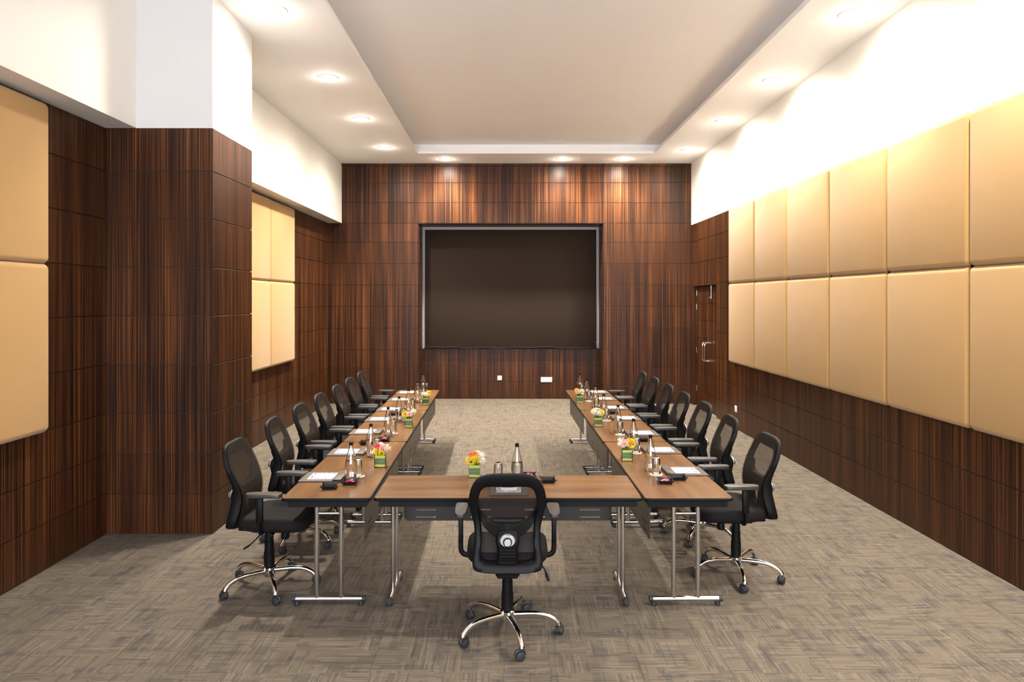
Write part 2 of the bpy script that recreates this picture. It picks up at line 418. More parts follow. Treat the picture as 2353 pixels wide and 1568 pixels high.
# double door
m = MB(); m.box(XR+.085, XR+.11, DY0+.004, DY1-.004, .004, DZ-.004); door = struct(m.build('door_1', WOODBACK, smooth=0))
dr = [.006, .32, .66, 1.0, 1.33, 1.66, 1.99, DZ-.006]
panels(door, (XR+.07, DY0+.008), (0, 1), cols(0, DY1-DY0-.016, 2), dr, name='door_panel', gap=.003, vgap=.002)
ym = (DY0+DY1)/2
for yy in (ym-.16, ym-.03):
    q = MB(); xa, xb = XR+.07, XR-.035
    q.tube(catmull([(xa,yy,.93),(xb+.025,yy,.93),(xb,yy,.96),(xb,yy,1.06),(xb,yy,1.17),(xb,yy,1.23),(xb+.025,yy,1.26),(xa,yy,1.26)], 4), .011, 10)
    q.build('door_handle', CHROME, door)
q = MB(); yb_ = ym-.25; q.tube([(XR+.055, yb_, 2.07), (XR+.055, yb_, DZ-.002)], .009, 8); q.tube([(XR+.055, yb_, 2.10), (XR+.03, yb_+.05, 2.10)], .007, 8); q.build('tower_bolt', SATIN, door)
for zz in (.28, 1.02, 1.86, 2.13):
    q = MB(); q.tube([(XR+.066, DY1-.012, zz), (XR+.066, DY1-.012, zz+.11)], .009, 8); q.build('hinge', SATIN, door)
# rear wall with the two windows that give the cool light
m = MB(); xs = [XL-.3, WINDOWS[0][0], WINDOWS[0][1], WINDOWS[1][0], WINDOWS[1][1], XR+.3]
for a, b in ((xs[0], xs[1]), (xs[2], xs[3]), (xs[4], xs[5])): m.box(a, b, YR-.3, YR, 0, ZC+.3)
for (a, b, c, d) in WINDOWS: m.box(a, b, YR-.3, YR, 0, c); m.box(a, b, YR-.3, YR, d, ZC+.3)
struct(m.build('wall_rear', WHITE, smooth=0))
for k, (a, b, c, d) in enumerate(WINDOWS):
    q = MB(); f = .05
    q.box(a, a+f, YR-.1, YR-.04, c, d); q.box(b-f, b, YR-.1, YR-.04, c, d); q.box(a+f, b-f, YR-.1, YR-.04, c, c+f); q.box(a+f, b-f, YR-.1, YR-.04, d-f, d); q.box((a+b)/2-.02, (a+b)/2+.02, YR-.1, YR-.04, c+f, d-f)
    wn = struct(q.build('window_%d' % (k+1), SATIN, smooth=0))
    q = MB(); q.add([(a+f,YR-.07,c+f),(b-f,YR-.07,c+f),(b-f,YR-.07,d-f),(a+f,YR-.07,d-f)], [(0,1,2,3)]); q.build('pane', PANE, wn, 0)
# ceiling with raised tray
TX0, TX1, TY0, TY1 = -1.64, 2.745, -1.5, 12.56; CV = .125
m = MB()
m.box(XL-.3, TX0, YR-.3, YN+.3, ZC, ZC+.055); m.box(TX1, XR+.3, YR-.3, YN+.3, ZC, ZC+.055)
m.box(TX0, TX1, TY1, YN+.3, ZC, ZC+.055); m.box(TX0, TX1, YR-.3, TY0, ZC, ZC+.055)
m.box(TX0-CV-.3, TX0-CV, TY0-.4, TY1+.4, ZC+.055, ZU+.1); m.box(TX1+CV, TX1+CV+.3, TY0-.4, TY1+.4, ZC+.055, ZU+.1)
m.box(TX0-CV, TX1+CV, TY1+CV, TY1+CV+.3, ZC+.055, ZU+.1); m.box(TX0-CV, TX1+CV, TY0-CV-.3, TY0-CV, ZC+.055, ZU+.1)
m.box(TX0-CV, TX1+CV, TY0-CV, TY1+CV, ZU, ZU+.1)
struct(m.build('ceiling', CEIL, smooth=0))
q = MB()
for a, b, c, d in ((TX0-.001, TX0+.012, TY0, TY1), (TX1-.012, TX1+.001, TY0, TY1), (TX0, TX1, TY1-.012, TY1+.001)): q.box(a, b, c, d, ZC-.004, ZC+.03)
struct(q.build('trim_2', CEIL, smooth=0))

# ------------------------------------------------------------------ downlights
dl = thing('recessed_downlight', '', 'downlight')
MB().lathe([(.096,-.001),(.122,-.001),(.125,-.006),(.117,-.010),(.098,-.006)], 28, caps=False).build('trim_ring', LAMPRING, dl)
MB().lathe([(.098,-.003),(.093,-.008),(.07,-.014),(.035,-.018),(.0,-.019)], 24).build('lens', LENS, dl)
for k, (sz_, p_) in enumerate(((176, .95), (112, 2.85))):
    sd = bpy.data.lights.new('downlight_lamp', 'SPOT'); sd.energy = SPOT*p_; sd.color = WARM; sd.spot_size = R(sz_); sd.spot_blend = 1.0; sd.shadow_soft_size = .08
    so = bpy.data.objects.new('downlight_lamp', sd); COL.objects.link(so); so.parent = dl; so.location = (0,0,-.07)
sd = bpy.data.lights.new('downlight_glow', 'POINT'); sd.energy = SPOT*.014; sd.color = WARM; sd.shadow_soft_size = .05
so = bpy.data.objects.new('downlight_glow', sd); COL.objects.link(so); so.parent = dl; so.location = (0,0,-.075)
freeze(dl)
ordn = ['first','second','third','fourth','fifth','sixth','seventh','eighth','ninth']
LL = [(-2.155,6.33),(-2.15,8.26),(-2.152,10.15),(-2.15,12.08)]; LR = [(3.255,6.42),(3.265,8.36),(3.265,10.3),(3.265,12.3)]
LB = [(-1.159,13.08),(1.075,13.08),(2.26,13.08)]
spots = [(x, y, 'recessed downlight, %s from the camera in the left ceiling border' % ordn[i]) for i, (x, y) in enumerate(LL)]
spots += [(x, y, 'recessed downlight, %s from the camera in the right ceiling border' % ordn[i]) for i, (x, y) in enumerate(LR)]
spots += [(x, y, 'recessed downlight in the ceiling border above the screen, %s from the left' % ordn[i]) for i, (x, y) in enumerate(LB)]
spots += [(x, y, 'recessed downlight overhead out of frame, %s side, %.0f m behind the nearest one seen' % ('left' if x < 0 else 'right', 6.4-y)) for x, y in ((3.26, 4.4), (3.26, 2.4), (3.26, .4))]
for i, (x, y, lb) in enumerate(spots):
    o = dl if i == 0 else copy_tree(dl)
    o.location = (x, y, ZC); tag(o, lb, 'downlight', 'round recessed downlights')
    if x > 3:      # the lamps of the right border burn a little lower
        for c in [q_ for q_ in COL.objects if q_.parent is o and q_.type == 'LIGHT']: c.data = c.data.copy(); c.data.energy *= .72

# ------------------------------------------------------------------ upholstered wall panels
def pad_mesh(wd, ht, th=.075):
    q = MB(); q.box(-wd/2, wd/2, 0, th, -ht/2, ht/2); me = q.mesh('acoustic_panel', TAN, 0)
    bevel(me, .045, 5)
    for v in me.vertices:     # soft stuffing: the middle stands a little prouder
        if v.co.y > .03: v.co.y += .018*(1-(2*v.co.x/wd)**2)*(1-(2*v.co.z/ht)**2)
    return me
def cushion(x, y, z, ht, rz, me, lb, grp):
    o = obj('acoustic_panel', me, None, (x, y, z), rz); tag(o, lb, 'wall panel', grp)
PW = 1.145
lo, up = pad_mesh(PW-.001, 1.2655), pad_mesh(PW-.001, 1.206)
for k in range(8):
    y = PYF - PW*(k+.5)
    side = 'nearest the door' if k == 0 else '%s from the door' % ordn[k]
    cushion(XR-.001, y, 1.0545+.633, 1.2655, math.pi/2, lo, 'tan padded panel on the right wall, lower row, '+side, 'padded panels on the right wall')
    cushion(XR-.001, y, 2.321+.603, 1.206, math.pi/2, up, 'tan padded panel on the right wall, upper row, '+side, 'padded panels on the right wall')
PL = 11.14
for k in range(3):
    y = PL - PW*(k+.5); s_ = ['farthest from camera', 'next to the pillar', 'hidden behind the pillar'][k]
    cushion(XL+.001, y, 1.066+.633, 1.2655, -math.pi/2, lo, 'tan padded panel, far left wall, lower row, '+s_, 'padded panels beyond the pillar')
    cushion(XL+.001, y, 2.3325+.603, 1.206, -math.pi/2, up, 'tan padded panel, far left wall, upper row, '+s_, 'padded panels beyond the pillar')
for k in range(3):
    y = 5.16 - PW*(k+.5); s_ = ['cut by the left picture edge', 'second from pillar, out of frame', 'third from pillar, out of frame'][k]
    cushion(XL+.001, y, 1.066+.633, 1.2655, -math.pi/2, lo, 'tan padded panel, near left wall, lower row, '+s_, 'padded panels before the pillar')
    cushion(XL+.001, y, 2.3325+.603, 1.206, -math.pi/2, up, 'tan padded panel, near left wall, upper row, '+s_, 'padded panels before the pillar')

# ------------------------------------------------------------------ screen in the niche, sockets
sc = thing('projection_screen', 'large dark brown screen filling the recess in the back wall', 'screen', (0, YN, 0))
q = MB(); q.box(NX0+.001, NX1-.001, -.02, T, 1.045, NZ-.001); q.build('border', GREYF, sc, 0)
q = MB(); q.box(-1.672, 1.86, -.075, -.021, 1.075, 3.50); sm = q.mesh('screen_cloth', SCREENF, 0); bevel(sm, .006, 2); obj('screen_cloth', sm, sc)
q = MB(); q.box(-1.69, 1.88, -.06, -.021, 1.046, 1.07); q.tube(catmull([(-1.66+.2*i, -.07, 1.068+.012*random.uniform(-1, 1)) for i in range(18)], 3), .012, 6); q.build('bottom_hem', SCREENF, sc)
q = MB(); q.tube(catmull([(-1.72,YN-.026,3.44),(-1.735,YN-.028,3.2),(-1.735,YN-.028,3.0),(-1.715,YN-.028,2.95),(-1.69,YN-.03,2.96)], 4), .006, 6)
tag(q.build('cable', GREYF), 'thin grey cable hanging at the upper left corner of the screen', 'cable')
q = MB(); q.tube(catmull([(1.90,YN-.026,1.18),(1.89,YN-.03,1.172),(1.87,YN-.085,1.165),(1.85,YN-.085,1.17)], 4), .006, 6)
tag(q.build('cable', GREYF), 'short cable end at the lower right corner of the screen', 'cable')
def plate(wd, ht, loc, rz, lb, holes):
    t_ = thing('wall_socket', lb, 'socket', loc, rz)
    q = MB(); q.box(-wd/2, wd/2, -.012, 0, -ht/2, ht/2); me = q.mesh('plate', SOCKET, 0); bevel(me, .003, 2); obj('plate', me, t_)
    for hx, hz, hw, hh in holes:
        q = MB(); q.box(hx-hw, hx+hw, -.0155, -.011, hz-hh, hz+hh); q.build('outlet', PAPERW, t_, 0)
        for sx, sz in ((0, .012), (-.009, -.008), (.009, -.008)):
            q = MB(); q.box(hx+sx-.004, hx+sx+.004, -.0165, -.015, hz+sz-.004, hz+sz+.004); q.build('pin_hole', DARKHOLE, t_, 0)
plate(.092, .092, (-.135, YN, .433), 0, 'small square white socket low on the back wall, left of the wide one', [(-.02, 0, .016, .03), (.02, 0, .016, .03)])
plate(.235, .105, (.835, YN, .398), 0, 'wide white double socket low on the back wall below the screen', [(-.07, 0, .03, .034), (.0, 0, .03, .034), (.07, 0, .03, .034)])
plate(.085, .10, (XR, 10.86, .32), -math.pi/2, 'white socket plate low on the right wall below the padded panels', [(0, 0, .025, .03)])

# ------------------------------------------------------------------ tables
SKEW = .0115
def slab(hx, hy, r, z0, z1, mi=0, q=None, bev=.003):
    q = q or MB(); pts = []
    for cx, cy, a0 in ((hx-r, hy-r, 0), (-hx+r, hy-r, 90), (-hx+r, -hy+r, 180), (hx-r, -hy+r, 270)):
        for k in range(6):
            a = R(a0+18*k); pts.append((cx, cy, math.cos(a), math.sin(a)))
    def ring(dr, z): return [(cx+(r+dr)*c, cy+(r+dr)*s_, z) for cx, cy, c, s_ in pts]
    return q.rings([ring(-bev, z0), ring(0, z0+bev), ring(0, z1-bev), ring(-bev, z1)], True, True, mi)
TH = .75
def make_table():
    t_ = thing('folding_table', '', 'table')
    top = slab(.292, .888, .026, TH-.016, TH).build('tabletop', WALNUT, t_)
    q = MB()
    slab(.298, .894, .032, TH-.022, TH-.0012, q=q, bev=.005).build('edge_band', BLACKP, top)
    q = MB()
    for a, b, c, d in ((-.262,-.24,-.86,.86),(.24,.262,-.86,.86),(-.24,.24,-.86,-.838),(-.24,.24,.838,.86)): q.box(a, b, c, d, .682, .7285)
    q.build('apron', BLACKM, t_, 0)
    for s_ in (-1, 1):
        y = .795*s_
        for x in (-.082, .082):
            MB().tube([(x, y, .04), (x, y, .70)], .0158, 16).build('leg', SATIN, t_)
        ft = MB().tube([(-.232, y, .045), (.232, y, .045)], .0185, 16).build('foot', SATIN, t_)
        for x in (-1, 1):
            q = MB(); q.tube([(x*.222, y, .045), (x*.246, y, .045)], .0205, 14); q.lathe([(.017, 0), (.019, .012), (.016, .03)], 12, (x*.215, y, 0)); q.build('foot_cap', RUBBER, ft)
        q = MB(); q.tube([(-.082, y, .62), (-.082, y-.17*s_, .695)], .006, 8); q.tube([(.082, y, .62), (.082, y-.17*s_, .695)], .006, 8); q.tube([(-.082, y, .62), (.082, y, .62)], .008, 8)
        q.build('folding_brace', SATIN, t_)
    # modesty panel with slots, hung below the inner long edge, tapering to round lower corners
    q = MB(); x0, x1 = .232, .238; HL = .765; z0, z1 = .430, .715
    slots = [(-.606, .148), (-.20, .148), (.20, .148), (.606, .148)]; sz = [(.452, .461), (.506, .515)]
    ys = sorted(set([-HL, HL, -HL+.035, HL-.035] + [c-w_/2 for c, w_ in slots] + [c+w_/2 for c, w_ in slots]))
    zs = [z0, sz[0][0], sz[0][1], sz[1][0], sz[1][1], z1]
    idx = {}; 
    def vid(x, y, z):
        if z == z0 and abs(abs(y)-HL) < 1e-6: y = math.copysign(HL-.022, y)
        k = (x, round(y, 5), round(z, 5))
        if k not in idx: idx[k] = len(q.v); q.v.append((x, y, z))
        return idx[k]
    cells = set()
    for a in range(len(ys)-1):
        for b in range(len(zs)-1):
            yc, zc = (ys[a]+ys[a+1])/2, (zs[b]+zs[b+1])/2
            if any(abs(yc-c) < w_/2 for c, w_ in slots) and any(p < zc < r_ for p, r_ in sz): continue
            cells.add((a, b))
    for a, b in cells:
        c4 = [(ys[a], zs[b]), (ys[a+1], zs[b]), (ys[a+1], zs[b+1]), (ys[a], zs[b+1])]
        q.f.append(tuple(vid(x1, *p) for p in c4)); q.m.append(0); q.f.append(tuple(vid(x0, *p) for p in reversed(c4))); q.m.append(0)
        for (da, db), (i, k) in (((0,-1),(0,1)), ((1,0),(1,2)), ((0,1),(2,3)), ((-1,0),(3,0))):
            if (a+da, b+db) not in cells:
                p, r_ = c4[i], c4[k]; q.f.append((vid(x0,*p), vid(x0,*r_), vid(x1,*r_), vid(x1,*p))); q.m.append(0)
    q.build('modesty_panel', MODEST, t_, 0)
    return t_
tab = make_table(); freeze(tab)
def place_table(first, x, y, rz, lb):
    o = tab if first else copy_tree(tab)
    o.location = (x, y, 0); o.rotation_euler = (0, 0, rz); tag(o, lb, 'table', 'walnut topped folding tables'); return o
ROT = math.atan(SKEW)
names3 = ['nearest the camera', 'middle one of three', 'farthest one near the screen wall']
for k in range(3):
    yc = 4.5 + .9 + 1.8*k
    place_table(k == 0, -1.193 - SKEW*(yc-4.5), yc, ROT, 'walnut folding table in the left-hand row, '+names3[k])
    place_table(False, 1.212 - SKEW*(yc-4.5), yc, math.pi+ROT, 'walnut folding table in the right-hand row, '+names3[k])
place_table(False, .0125, 4.807, math.pi/2, 'walnut folding table set crosswise at the front between both rows')

# ------------------------------------------------------------------ office chairs (local: faces +Y, origin on the floor under the column)
YF = [(.44,-.172),(.52,-.148),(.60,-.127),(.68,-.115),(.72,-.117),(.76,-.126),(.80,-.141),(.86,-.168),(.92,-.195),(1.0,-.222),(1.06,-.238)]
yf_s = catmull([(a, b, 0) for a, b in YF], 6); YFS = [(p.x, p.y) for p in yf_s]
yf = lambda h: interp(YFS, h)
OUT = [(0,1.055),(.10,1.053),(.16,1.036),(.195,1.0),(.217,.95),(.228,.89),(.226,.85),(.214,.79),(.201,.735),(.196,.69),(.198,.63),(.204,.57),(.208,.52),(.193,.478),(.12,.463),(0,.460)]
INN = [(0,.968),(.08,.972),(.122,.970),(.148,.955),(.163,.925),(.171,.885),(.171,.85),(.166,.80),(.158,.745),(.153,.69),(.153,.63),(.155,.585),(.156,.55),(.146,.525),(.09,.518),(0,.515)]
def loop(right):
    full = right + [(-x, h) for x, h in reversed(right[1:-1])]
    return [(p.x, p.y) for p in catmull([(x, h, 0) for x, h in full], 3, True)]
def make_chair():
    c = thing('office_chair', '', 'chair')
    # seat
    q = MB(); rs = []
    for s_, z in ((.02,.546),(.5,.548),(.8,.553),(.93,.550),(.985,.535),(1.0,.512),(.985,.488),(.93,.472),(.8,.466),(.02,.464)):
        ring = []
        for x, y in superel(.25*s_, .243*s_, 40, 3.6):
            fz = max(0, y/.243); ring.append((x, y+.072, z - .032*fz**3 + (.012*max(0, abs(x)/.25)**3 if z > .52 else 0)))
        rs.append(ring)
    q.rings(rs).build('seat', SEATF, c, 60)
    # back frame
    O, I = loop(OUT), loop(INN); rs = []
    thick = lambda h: interp([(.46,.070),(.60,.078),(.68,.074),(.74,.060),(.80,.046),(.88,.036),(1.06,.032)], h)
    for (ox, oh), (ix, ih) in zip(O, I):
        ring = []; mx, mh = (ox+ix)/2, (oh+ih)/2; t_ = thick(mh); yc = yf(mh)-.006-t_/2
        for k in range(12):
            a = 2*math.pi*k/12; ca, sa = math.cos(a), math.sin(a)
            ca = math.copysign(abs(ca)**.45, ca); sa = math.copysign(abs(sa)**.42, sa)
            h = mh+(oh-mh)*ca; ring.append((mx+(ox-mx)*ca, yc+(yf(h)-yf(mh))+sa*t_/2, h))
        rs.append(ring)
    rs.append(rs[0]); fr = MB().rings(rs, caps=False).build('back_frame', BLACKP, c, 50)
    # cross bar below the window
    q = MB(); rs = []
    for p in catmull([(-.166,0,.815),(-.145,0,.762),(-.10,0,.722),(-.05,0,.702),(0,0,.697),(.05,0,.702),(.10,0,.722),(.145,0,.762),(.166,0,.815)], 3):
        hh = .026+.022*(1-abs(p.x)/.17); y1 = yf(p.z)-.034; y0 = y1-.030-.055*(1-(abs(p.x)/.17)**1.2)
        rs.append([(p.x, y1, p.z+hh), (p.x, y0+.006, p.z+hh), (p.x, y0, p.z+hh-.006), (p.x, y0, p.z-hh+.006), (p.x, y0+.006, p.z-hh), (p.x, y1, p.z-hh)])
    q.rings(rs).build('cross_bar', BLACKP, c, 40)
    # spine from the knob down to the tilt mechanism
    q = MB(); rs = []
    for h, hw, yb, th_ in ((.715,.055,-.236,.05),(.69,.066,-.250,.06),(.655,.070,-.256,.065),(.62,.062,-.252,.06),(.57,.060,-.242,.055),(.52,.066,-.230,.05),(.475,.072,-.217,.05),(.445,.072,-.205,.06),(.425,.068,-.190,.09)):
        e_ = .012; rs.append([(-hw, yb+th_, h), (-hw, yb+e_, h), (-hw+e_, yb, h), (hw-e_, yb, h), (hw, yb+e_, h), (hw, yb+th_, h)])
    spn = q.rings(rs).build('spine', BLACKP, c, 40)
    for k, (h, hw) in enumerate(((.605,.045),(.585,.045),(.565,.043),(.525,.045),(.495,.047),(.465,.05))):
        q = MB(); yb = interp([(.445,-.205),(.475,-.217),(.52,-.230),(.57,-.242),(.62,-.252)], h); q.tube([(-hw, yb+.001, h), (hw, yb+.001, h)], .0035, 8); q.build('rib', BLACKP, spn)
    q = MB(); q.box(-.062, .062, -.20, -.06, .418, .456); bm_ = q.mesh('back_bracket', BLACKM, 0); bevel(bm_, .008, 2); obj('back_bracket', bm_, c)
    # knob: silver oval escutcheon, black groove, silver button
    q = MB(); oval = lambda s_, y: [(.045*s_*math.cos(2*math.pi*k/28), y, .664+.036*s_*math.sin(2*math.pi*k/28)) for k in range(28)]
    q.rings([oval(1, -.245), oval(1, -.262), oval(.9, -.268), oval(.2, -.268)]); kb = q.build('lumbar_knob', SILVER, c, 40)
    circ = lambda r, y: [(r*math.cos(2*math.pi*k/24), y, .660+r*math.sin(2*math.pi*k/24)) for k in range(24)]
    MB().rings([circ(.0265,-.262), circ(.0265,-.275), circ(.026,-.279), circ(.005,-.279)]).build('groove', BLACKP, kb, 40)
    MB().rings([circ(.021,-.27), circ(.021,-.284), circ(.018,-.288), circ(.003,-.288)]).build('button', SILVER, kb, 40)
    # mesh
    q = MB(); n, mm = 17, 26; vs = []; fs = []
    wtab = sorted([(h, x) for x, h in [(p.x, p.y) for p in catmull([(x, h, 0) for x, h in OUT[1:-1]], 4)]])
    for i in range(mm):
        h = .478+(1.046-.478)*i/(mm-1); hw = interp(wtab, h)-.008
        for j in range(n):
            u = -1+2*j/(n-1); vs.append((u*hw, yf(h)-.004*abs(u)**4 + .004 - .012*(1-u*u)*math.sin(math.pi*min(1, max(0, (h-.55)/.45))), h))
    for i in range(mm-1):
        for j in range(n-1): fs.append((i*n+j, i*n+j+1, (i+1)*n+j+1, (i+1)*n+j))
    q.add(vs, fs).build('back_mesh', MESHM, c, 80)
    # lumbar pad
    q = MB(); rs = []
    for k in range(15):
        u = -1+k/7; hh = .024*math.sqrt(max(.03, 1-abs(u)**3)); yc = yf(.748)-.030; zc = .748+.012*u*u-.008
        rs.append([(.112*u, yc+.013*math.cos(a), zc+hh*math.sin(a)) for a in [2*math.pi*j/10 for j in range(10)]])
    q.rings(rs).build('lumbar_pad', BLACKP, c, 60)
    # arms
    for s_ in (-1, 1):
        q = MB(); X = .29*s_; bx = [(X-.015, .016), (X+.015, .016), (X+.015, .064), (X-.015, .064)]
        q.box(X-.014, X+.014, .017, .063, .555, .722); me = q.mesh('armrest', BLACKP, 0); bevel(me, .006, 2); arm = obj('armrest', me, c)
        q = MB(); q.tube(catmull([(X, .04, .60), (X, .04, .53), (X-.004*s_, .04, .495), (X-.028*s_, .04, .474), (.2*s_, .04, .468), (.10*s_, .04, .462)], 4), .0115, 10, flat=1.4); q.build('arm_bracket', BLACKP, arm)
        q = MB(); rs = []
        for k_, z in ((.90,.728),(.985,.730),(1.0,.736),(1.0,.746),(.975,.7535),(.93,.7555)):
            rs.append([(x*(1+.12*(y/.118)) + X, y+.070, z-.002*(y/.118)**2) for x, y in superel(.038*k_ if k_ > .1 else .001, .120*(.9+.1*k_) if k_ > .1 else .002, 36, 5.0)])
        q.rings(rs).build('arm_pad', PADM, arm, 50)
    # mechanism and controls
    q = MB(); q.box(-.085, .085, -.10, .15, .412, .463); me = q.mesh('tilt_mechanism', BLACKM, 0); bevel(me, .014, 2); obj('tilt_mechanism', me, c)
    MB().lathe([(.018,.345),(.027,.35),(.029,.372),(.026,.395),(.012,.40),(.012,.415)], 16, (0,.115,0)).build('tension_knob', BLACKP, c)
    q = MB(); q.tube(catmull([(.08,.0,.437),(.17,.0,.435),(.215,-.01,.42),(.235,-.035,.395)], 4), .0045, 8); q.tube([(.234,-.032,.397),(.242,-.055,.378),(.249,-.085,.362)], [.006,.012,.009], 10, flat=.6); q.build('lever', BLACKP, c)
    q = MB(); q.tube([(.08,.10,.445),(.20,.10,.452)], .0045, 8); q.tube([(.198,.10,.452),(.245,.10,.455)], [.012,.016], 12, flat=.55); q.build('lever', BLACKP, c)
    MB().lathe([(.036,.148),(.037,.19),(.0365,.255),(.0335,.258),(.0325,.33),(.030,.333),(.029,.415)], 24).build('gas_column', BLACKP, c)
    MB().lathe([(.028,.078),(.034,.082),(.043,.10),(.044,.135),(.046,.148),(.040,.153),(.034,.153)], 26).build('hub', CHROME, c)
    # star legs and castors
    lp = catmull([(.03,0,.122),(.10,0,.127),(.17,0,.129),(.235,0,.122),(.285,0,.101),(.312,0,.078),(.318,0,.066)], 4)
    lr = [.0195-.003*math.sin(math.pi*i/(len(lp)-1)) for i in range(len(lp))]
    leg_me = MB().tube(lp, lr, 14, flat=.9).mesh('leg', CHROME)
    q = MB(); q.tube([(0,0,.045),(0,0,.07)], .008, 10)
    for s_ in (-1, 1):
        ring = lambda r, x: [(x*s_, .012+r*math.cos(2*math.pi*k/20), .0275+r*math.sin(2*math.pi*k/20)) for k in range(20)]
        q.rings([ring(.012,.003), ring(.027,.005), ring(.0275,.012), ring(.026,.021), ring(.02,.024), ring(.004,.0245)])
    q.tube(catmull([(0,-.016,.03),(0,-.012,.05),(0,.012,.058),(0,.034,.05),(0,.04,.03)], 3), .009, 8)
    cast_me = q.mesh('castor', RUBBER, 45)
    for k in range(5):
        l_ = obj('leg', leg_me, c, (0,0,0), R(72*k)); obj('castor', cast_me, l_, (.318,0,0), random.uniform(0, 6.28))
    return c
ch = make_chair(); freeze(ch)
def place_chair(first, x, y, rz, phase, lb, grp):
    o = ch if first else copy_tree(ch)
    o.location = (x, y, 0); o.rotation_euler = (0, 0, rz); tag(o, lb, 'chair', grp)
    k = 0
    for p in o.children_recursive if False else [q_ for q_ in COL.objects if q_.parent is o]:
        if p.name.startswith('leg'):
            p.rotation_euler.z = R(phase+72*k) - rz; k += 1
            for s_ in [q_ for q_ in COL.objects if q_.parent is p]: s_.rotation_euler.z = random.uniform(0, 6.28)
place_chair(True, .008, 4.215, 0, -3, 'black mesh swivel chair seen from behind at the crosswise front table', 'mesh office chairs')
CL = [(-1.70,4.90,8,-1),(-1.74,5.83,40,2),(-1.745,6.60,15,-2),(-1.755,7.33,60,0),(-1.755,8.07,33,1),(-1.77,8.80,5,-2),(-1.79,9.56,50,2)]
CR = [(1.717,5.10,46.2,2),(1.70,5.93,20,-2),(1.705,6.70,62,1),(1.69,7.42,10,0),(1.69,8.13,35,-1),(1.675,8.83,55,2),(1.66,9.52,28,0)]
for i, (x, y, ph, tw) in enumerate(CL):
    place_chair(False, x, y, -math.pi/2+R(tw), ph, 'black mesh swivel chair in the left-hand row, %s from the camera' % ordn[i], 'mesh office chairs')
for i, (x, y, ph, tw) in enumerate(CR):
    place_chair(False, x, y, math.pi/2+R(tw), ph, 'black mesh swivel chair in the right-hand row, %s from the camera' % ordn[i], 'mesh office chairs')

# ------------------------------------------------------------------ things on the tables
def make_pad():
    t_ = thing('desk_pad', '', 'desk pad')      # local: sitter at -Y side; width .265 (X), depth .31 (Y)
    slab(.132, .156, .006, .0005, .009, bev=.002).build('board', LEATHER, t_)
    q = MB(); q.box(-.086, .080, -.103, .128, .0092, .0125); q.build('note_paper', PRINT, t_, 0)
    q = MB(); q.box(-.130, .130, .088, .154, .0125, .021); me = q.mesh('flap', LEATHER, 0); bevel(me, .004, 2); obj('flap', me, t_)
    return t_
pd = make_pad(); freeze(pd)
PADL = [(-1.34,5.03),(-1.352,5.85),(-1.375,6.745),(-1.37,7.45),(-1.375,8.13),(-1.378,8.91),(-1.38,9.57)]
PADR = [(1.352,5.205),(1.335,5.925),(1.32,6.68),(1.313,7.515),(1.305,8.25),(1.28,8.98),(1.28,9.64)]
def place_pad(first, x, y, rz, lb):
    o = pd if first else copy_tree(pd); o.location = (x, y, TH); o.rotation_euler = (0,0,rz); tag(o, lb, 'desk pad', 'leather desk pads')
for i, (x, y) in enumerate(PADL): place_pad(i == 0, x, y, -math.pi/2+ROT+R(random.uniform(-1, 1)), 'brown desk pad with floral note paper, left-hand tables, %s place from the camera' % ordn[i])
for i, (x, y) in enumerate(PADR): place_pad(False, x, y, math.pi/2+ROT+R(random.uniform(-1, 1)), 'brown desk pad with floral note paper, right-hand tables, %s place from the camera' % ordn[i])
place_pad(False, .02, 4.71, 0, 'brown desk pad seen through the mesh of the front chair')

def make_bottle():
    t_ = thing('water_bottle', '', 'bottle')
    out = [(.030,.0005),(.039,.002),(.0418,.007),(.0422,.06),(.0420,.115),(.0395,.138),(.0335,.165),(.0265,.192),(.0195,.218),(.0150,.238),(.0132,.252),(.0132,.258)]
    inn = [(.0112,.258),(.0112,.252),(.0130,.238),(.0172,.218),(.0242,.192),(.0312,.165),(.0372,.138),(.0396,.115),(.0398,.06),(.0394,.012),(.037,.007),(.0,.007)]
    n = 28
    rs = [[(max(r, 1e-4)*math.cos(2*math.pi*j/n), max(r, 1e-4)*math.sin(2*math.pi*j/n), z) for j in range(n)] for r, z in [(1e-4,.0005)]+out+inn]
    MB().rings(rs, caps=False).build('bottle', GLASS, t_, 40)
    wt = [(1e-4,.0075),(.0365,.0075),(.0389,.0122),(.0393,.06),(.0391,.115),(.0375,.134),(.0370,.1365),(1e-4,.1362)]
    MB().rings([[(r*math.cos(2*math.pi*j/n), r*math.sin(2*math.pi*j/n), z) for j in range(n)] for r, z in wt], caps=False).build('water', WATER, t_, 40)
    MB().lathe([(.0136,.250),(.0142,.251),(.0143,.270),(.0132,.2745),(.003,.275)], 20).build('cap', BLACKP, t_, 40)
    return t_
def make_tumbler():
    t_ = thing('drinking_glass', '', 'glass')     # stands upside down: thick base on top
    out = [(.0345,.0005),(.0345,.003),(.0325,.07),(.0298,.118),(.0285,.1255),(.024,.128),(1e-4,.1275)]
    inn = [(1e-4,.109),(.022,.110),(.0265,.114),(.0285,.108),(.0308,.07),(.0328,.003),(.0330,.0005)]
    n = 24; P = list(reversed(out)) + list(reversed(inn))
    rs = [[(r*math.cos(2*math.pi*j/n), r*math.sin(2*math.pi*j/n), z) for j in range(n)] for r, z in P]
    MB().rings(rs, caps=False).build('tumbler', GLASS, t_, 40); return t_
def make_coaster():
    o = MB().lathe([(.046,.0003),(.047,.001),(.0465,.0022),(.003,.0022)], 28).build('coaster', PAPERW, None, 40); return o
bt = make_bottle(); tu = make_tumbler(); freeze(bt); co = make_coaster()
BL = [(-1.131,4.98),(-1.131,5.71),(-1.14,6.60),(-1.146,7.31),(-1.132,7.92),(-1.13,8.70),(-1.158,9.56)]
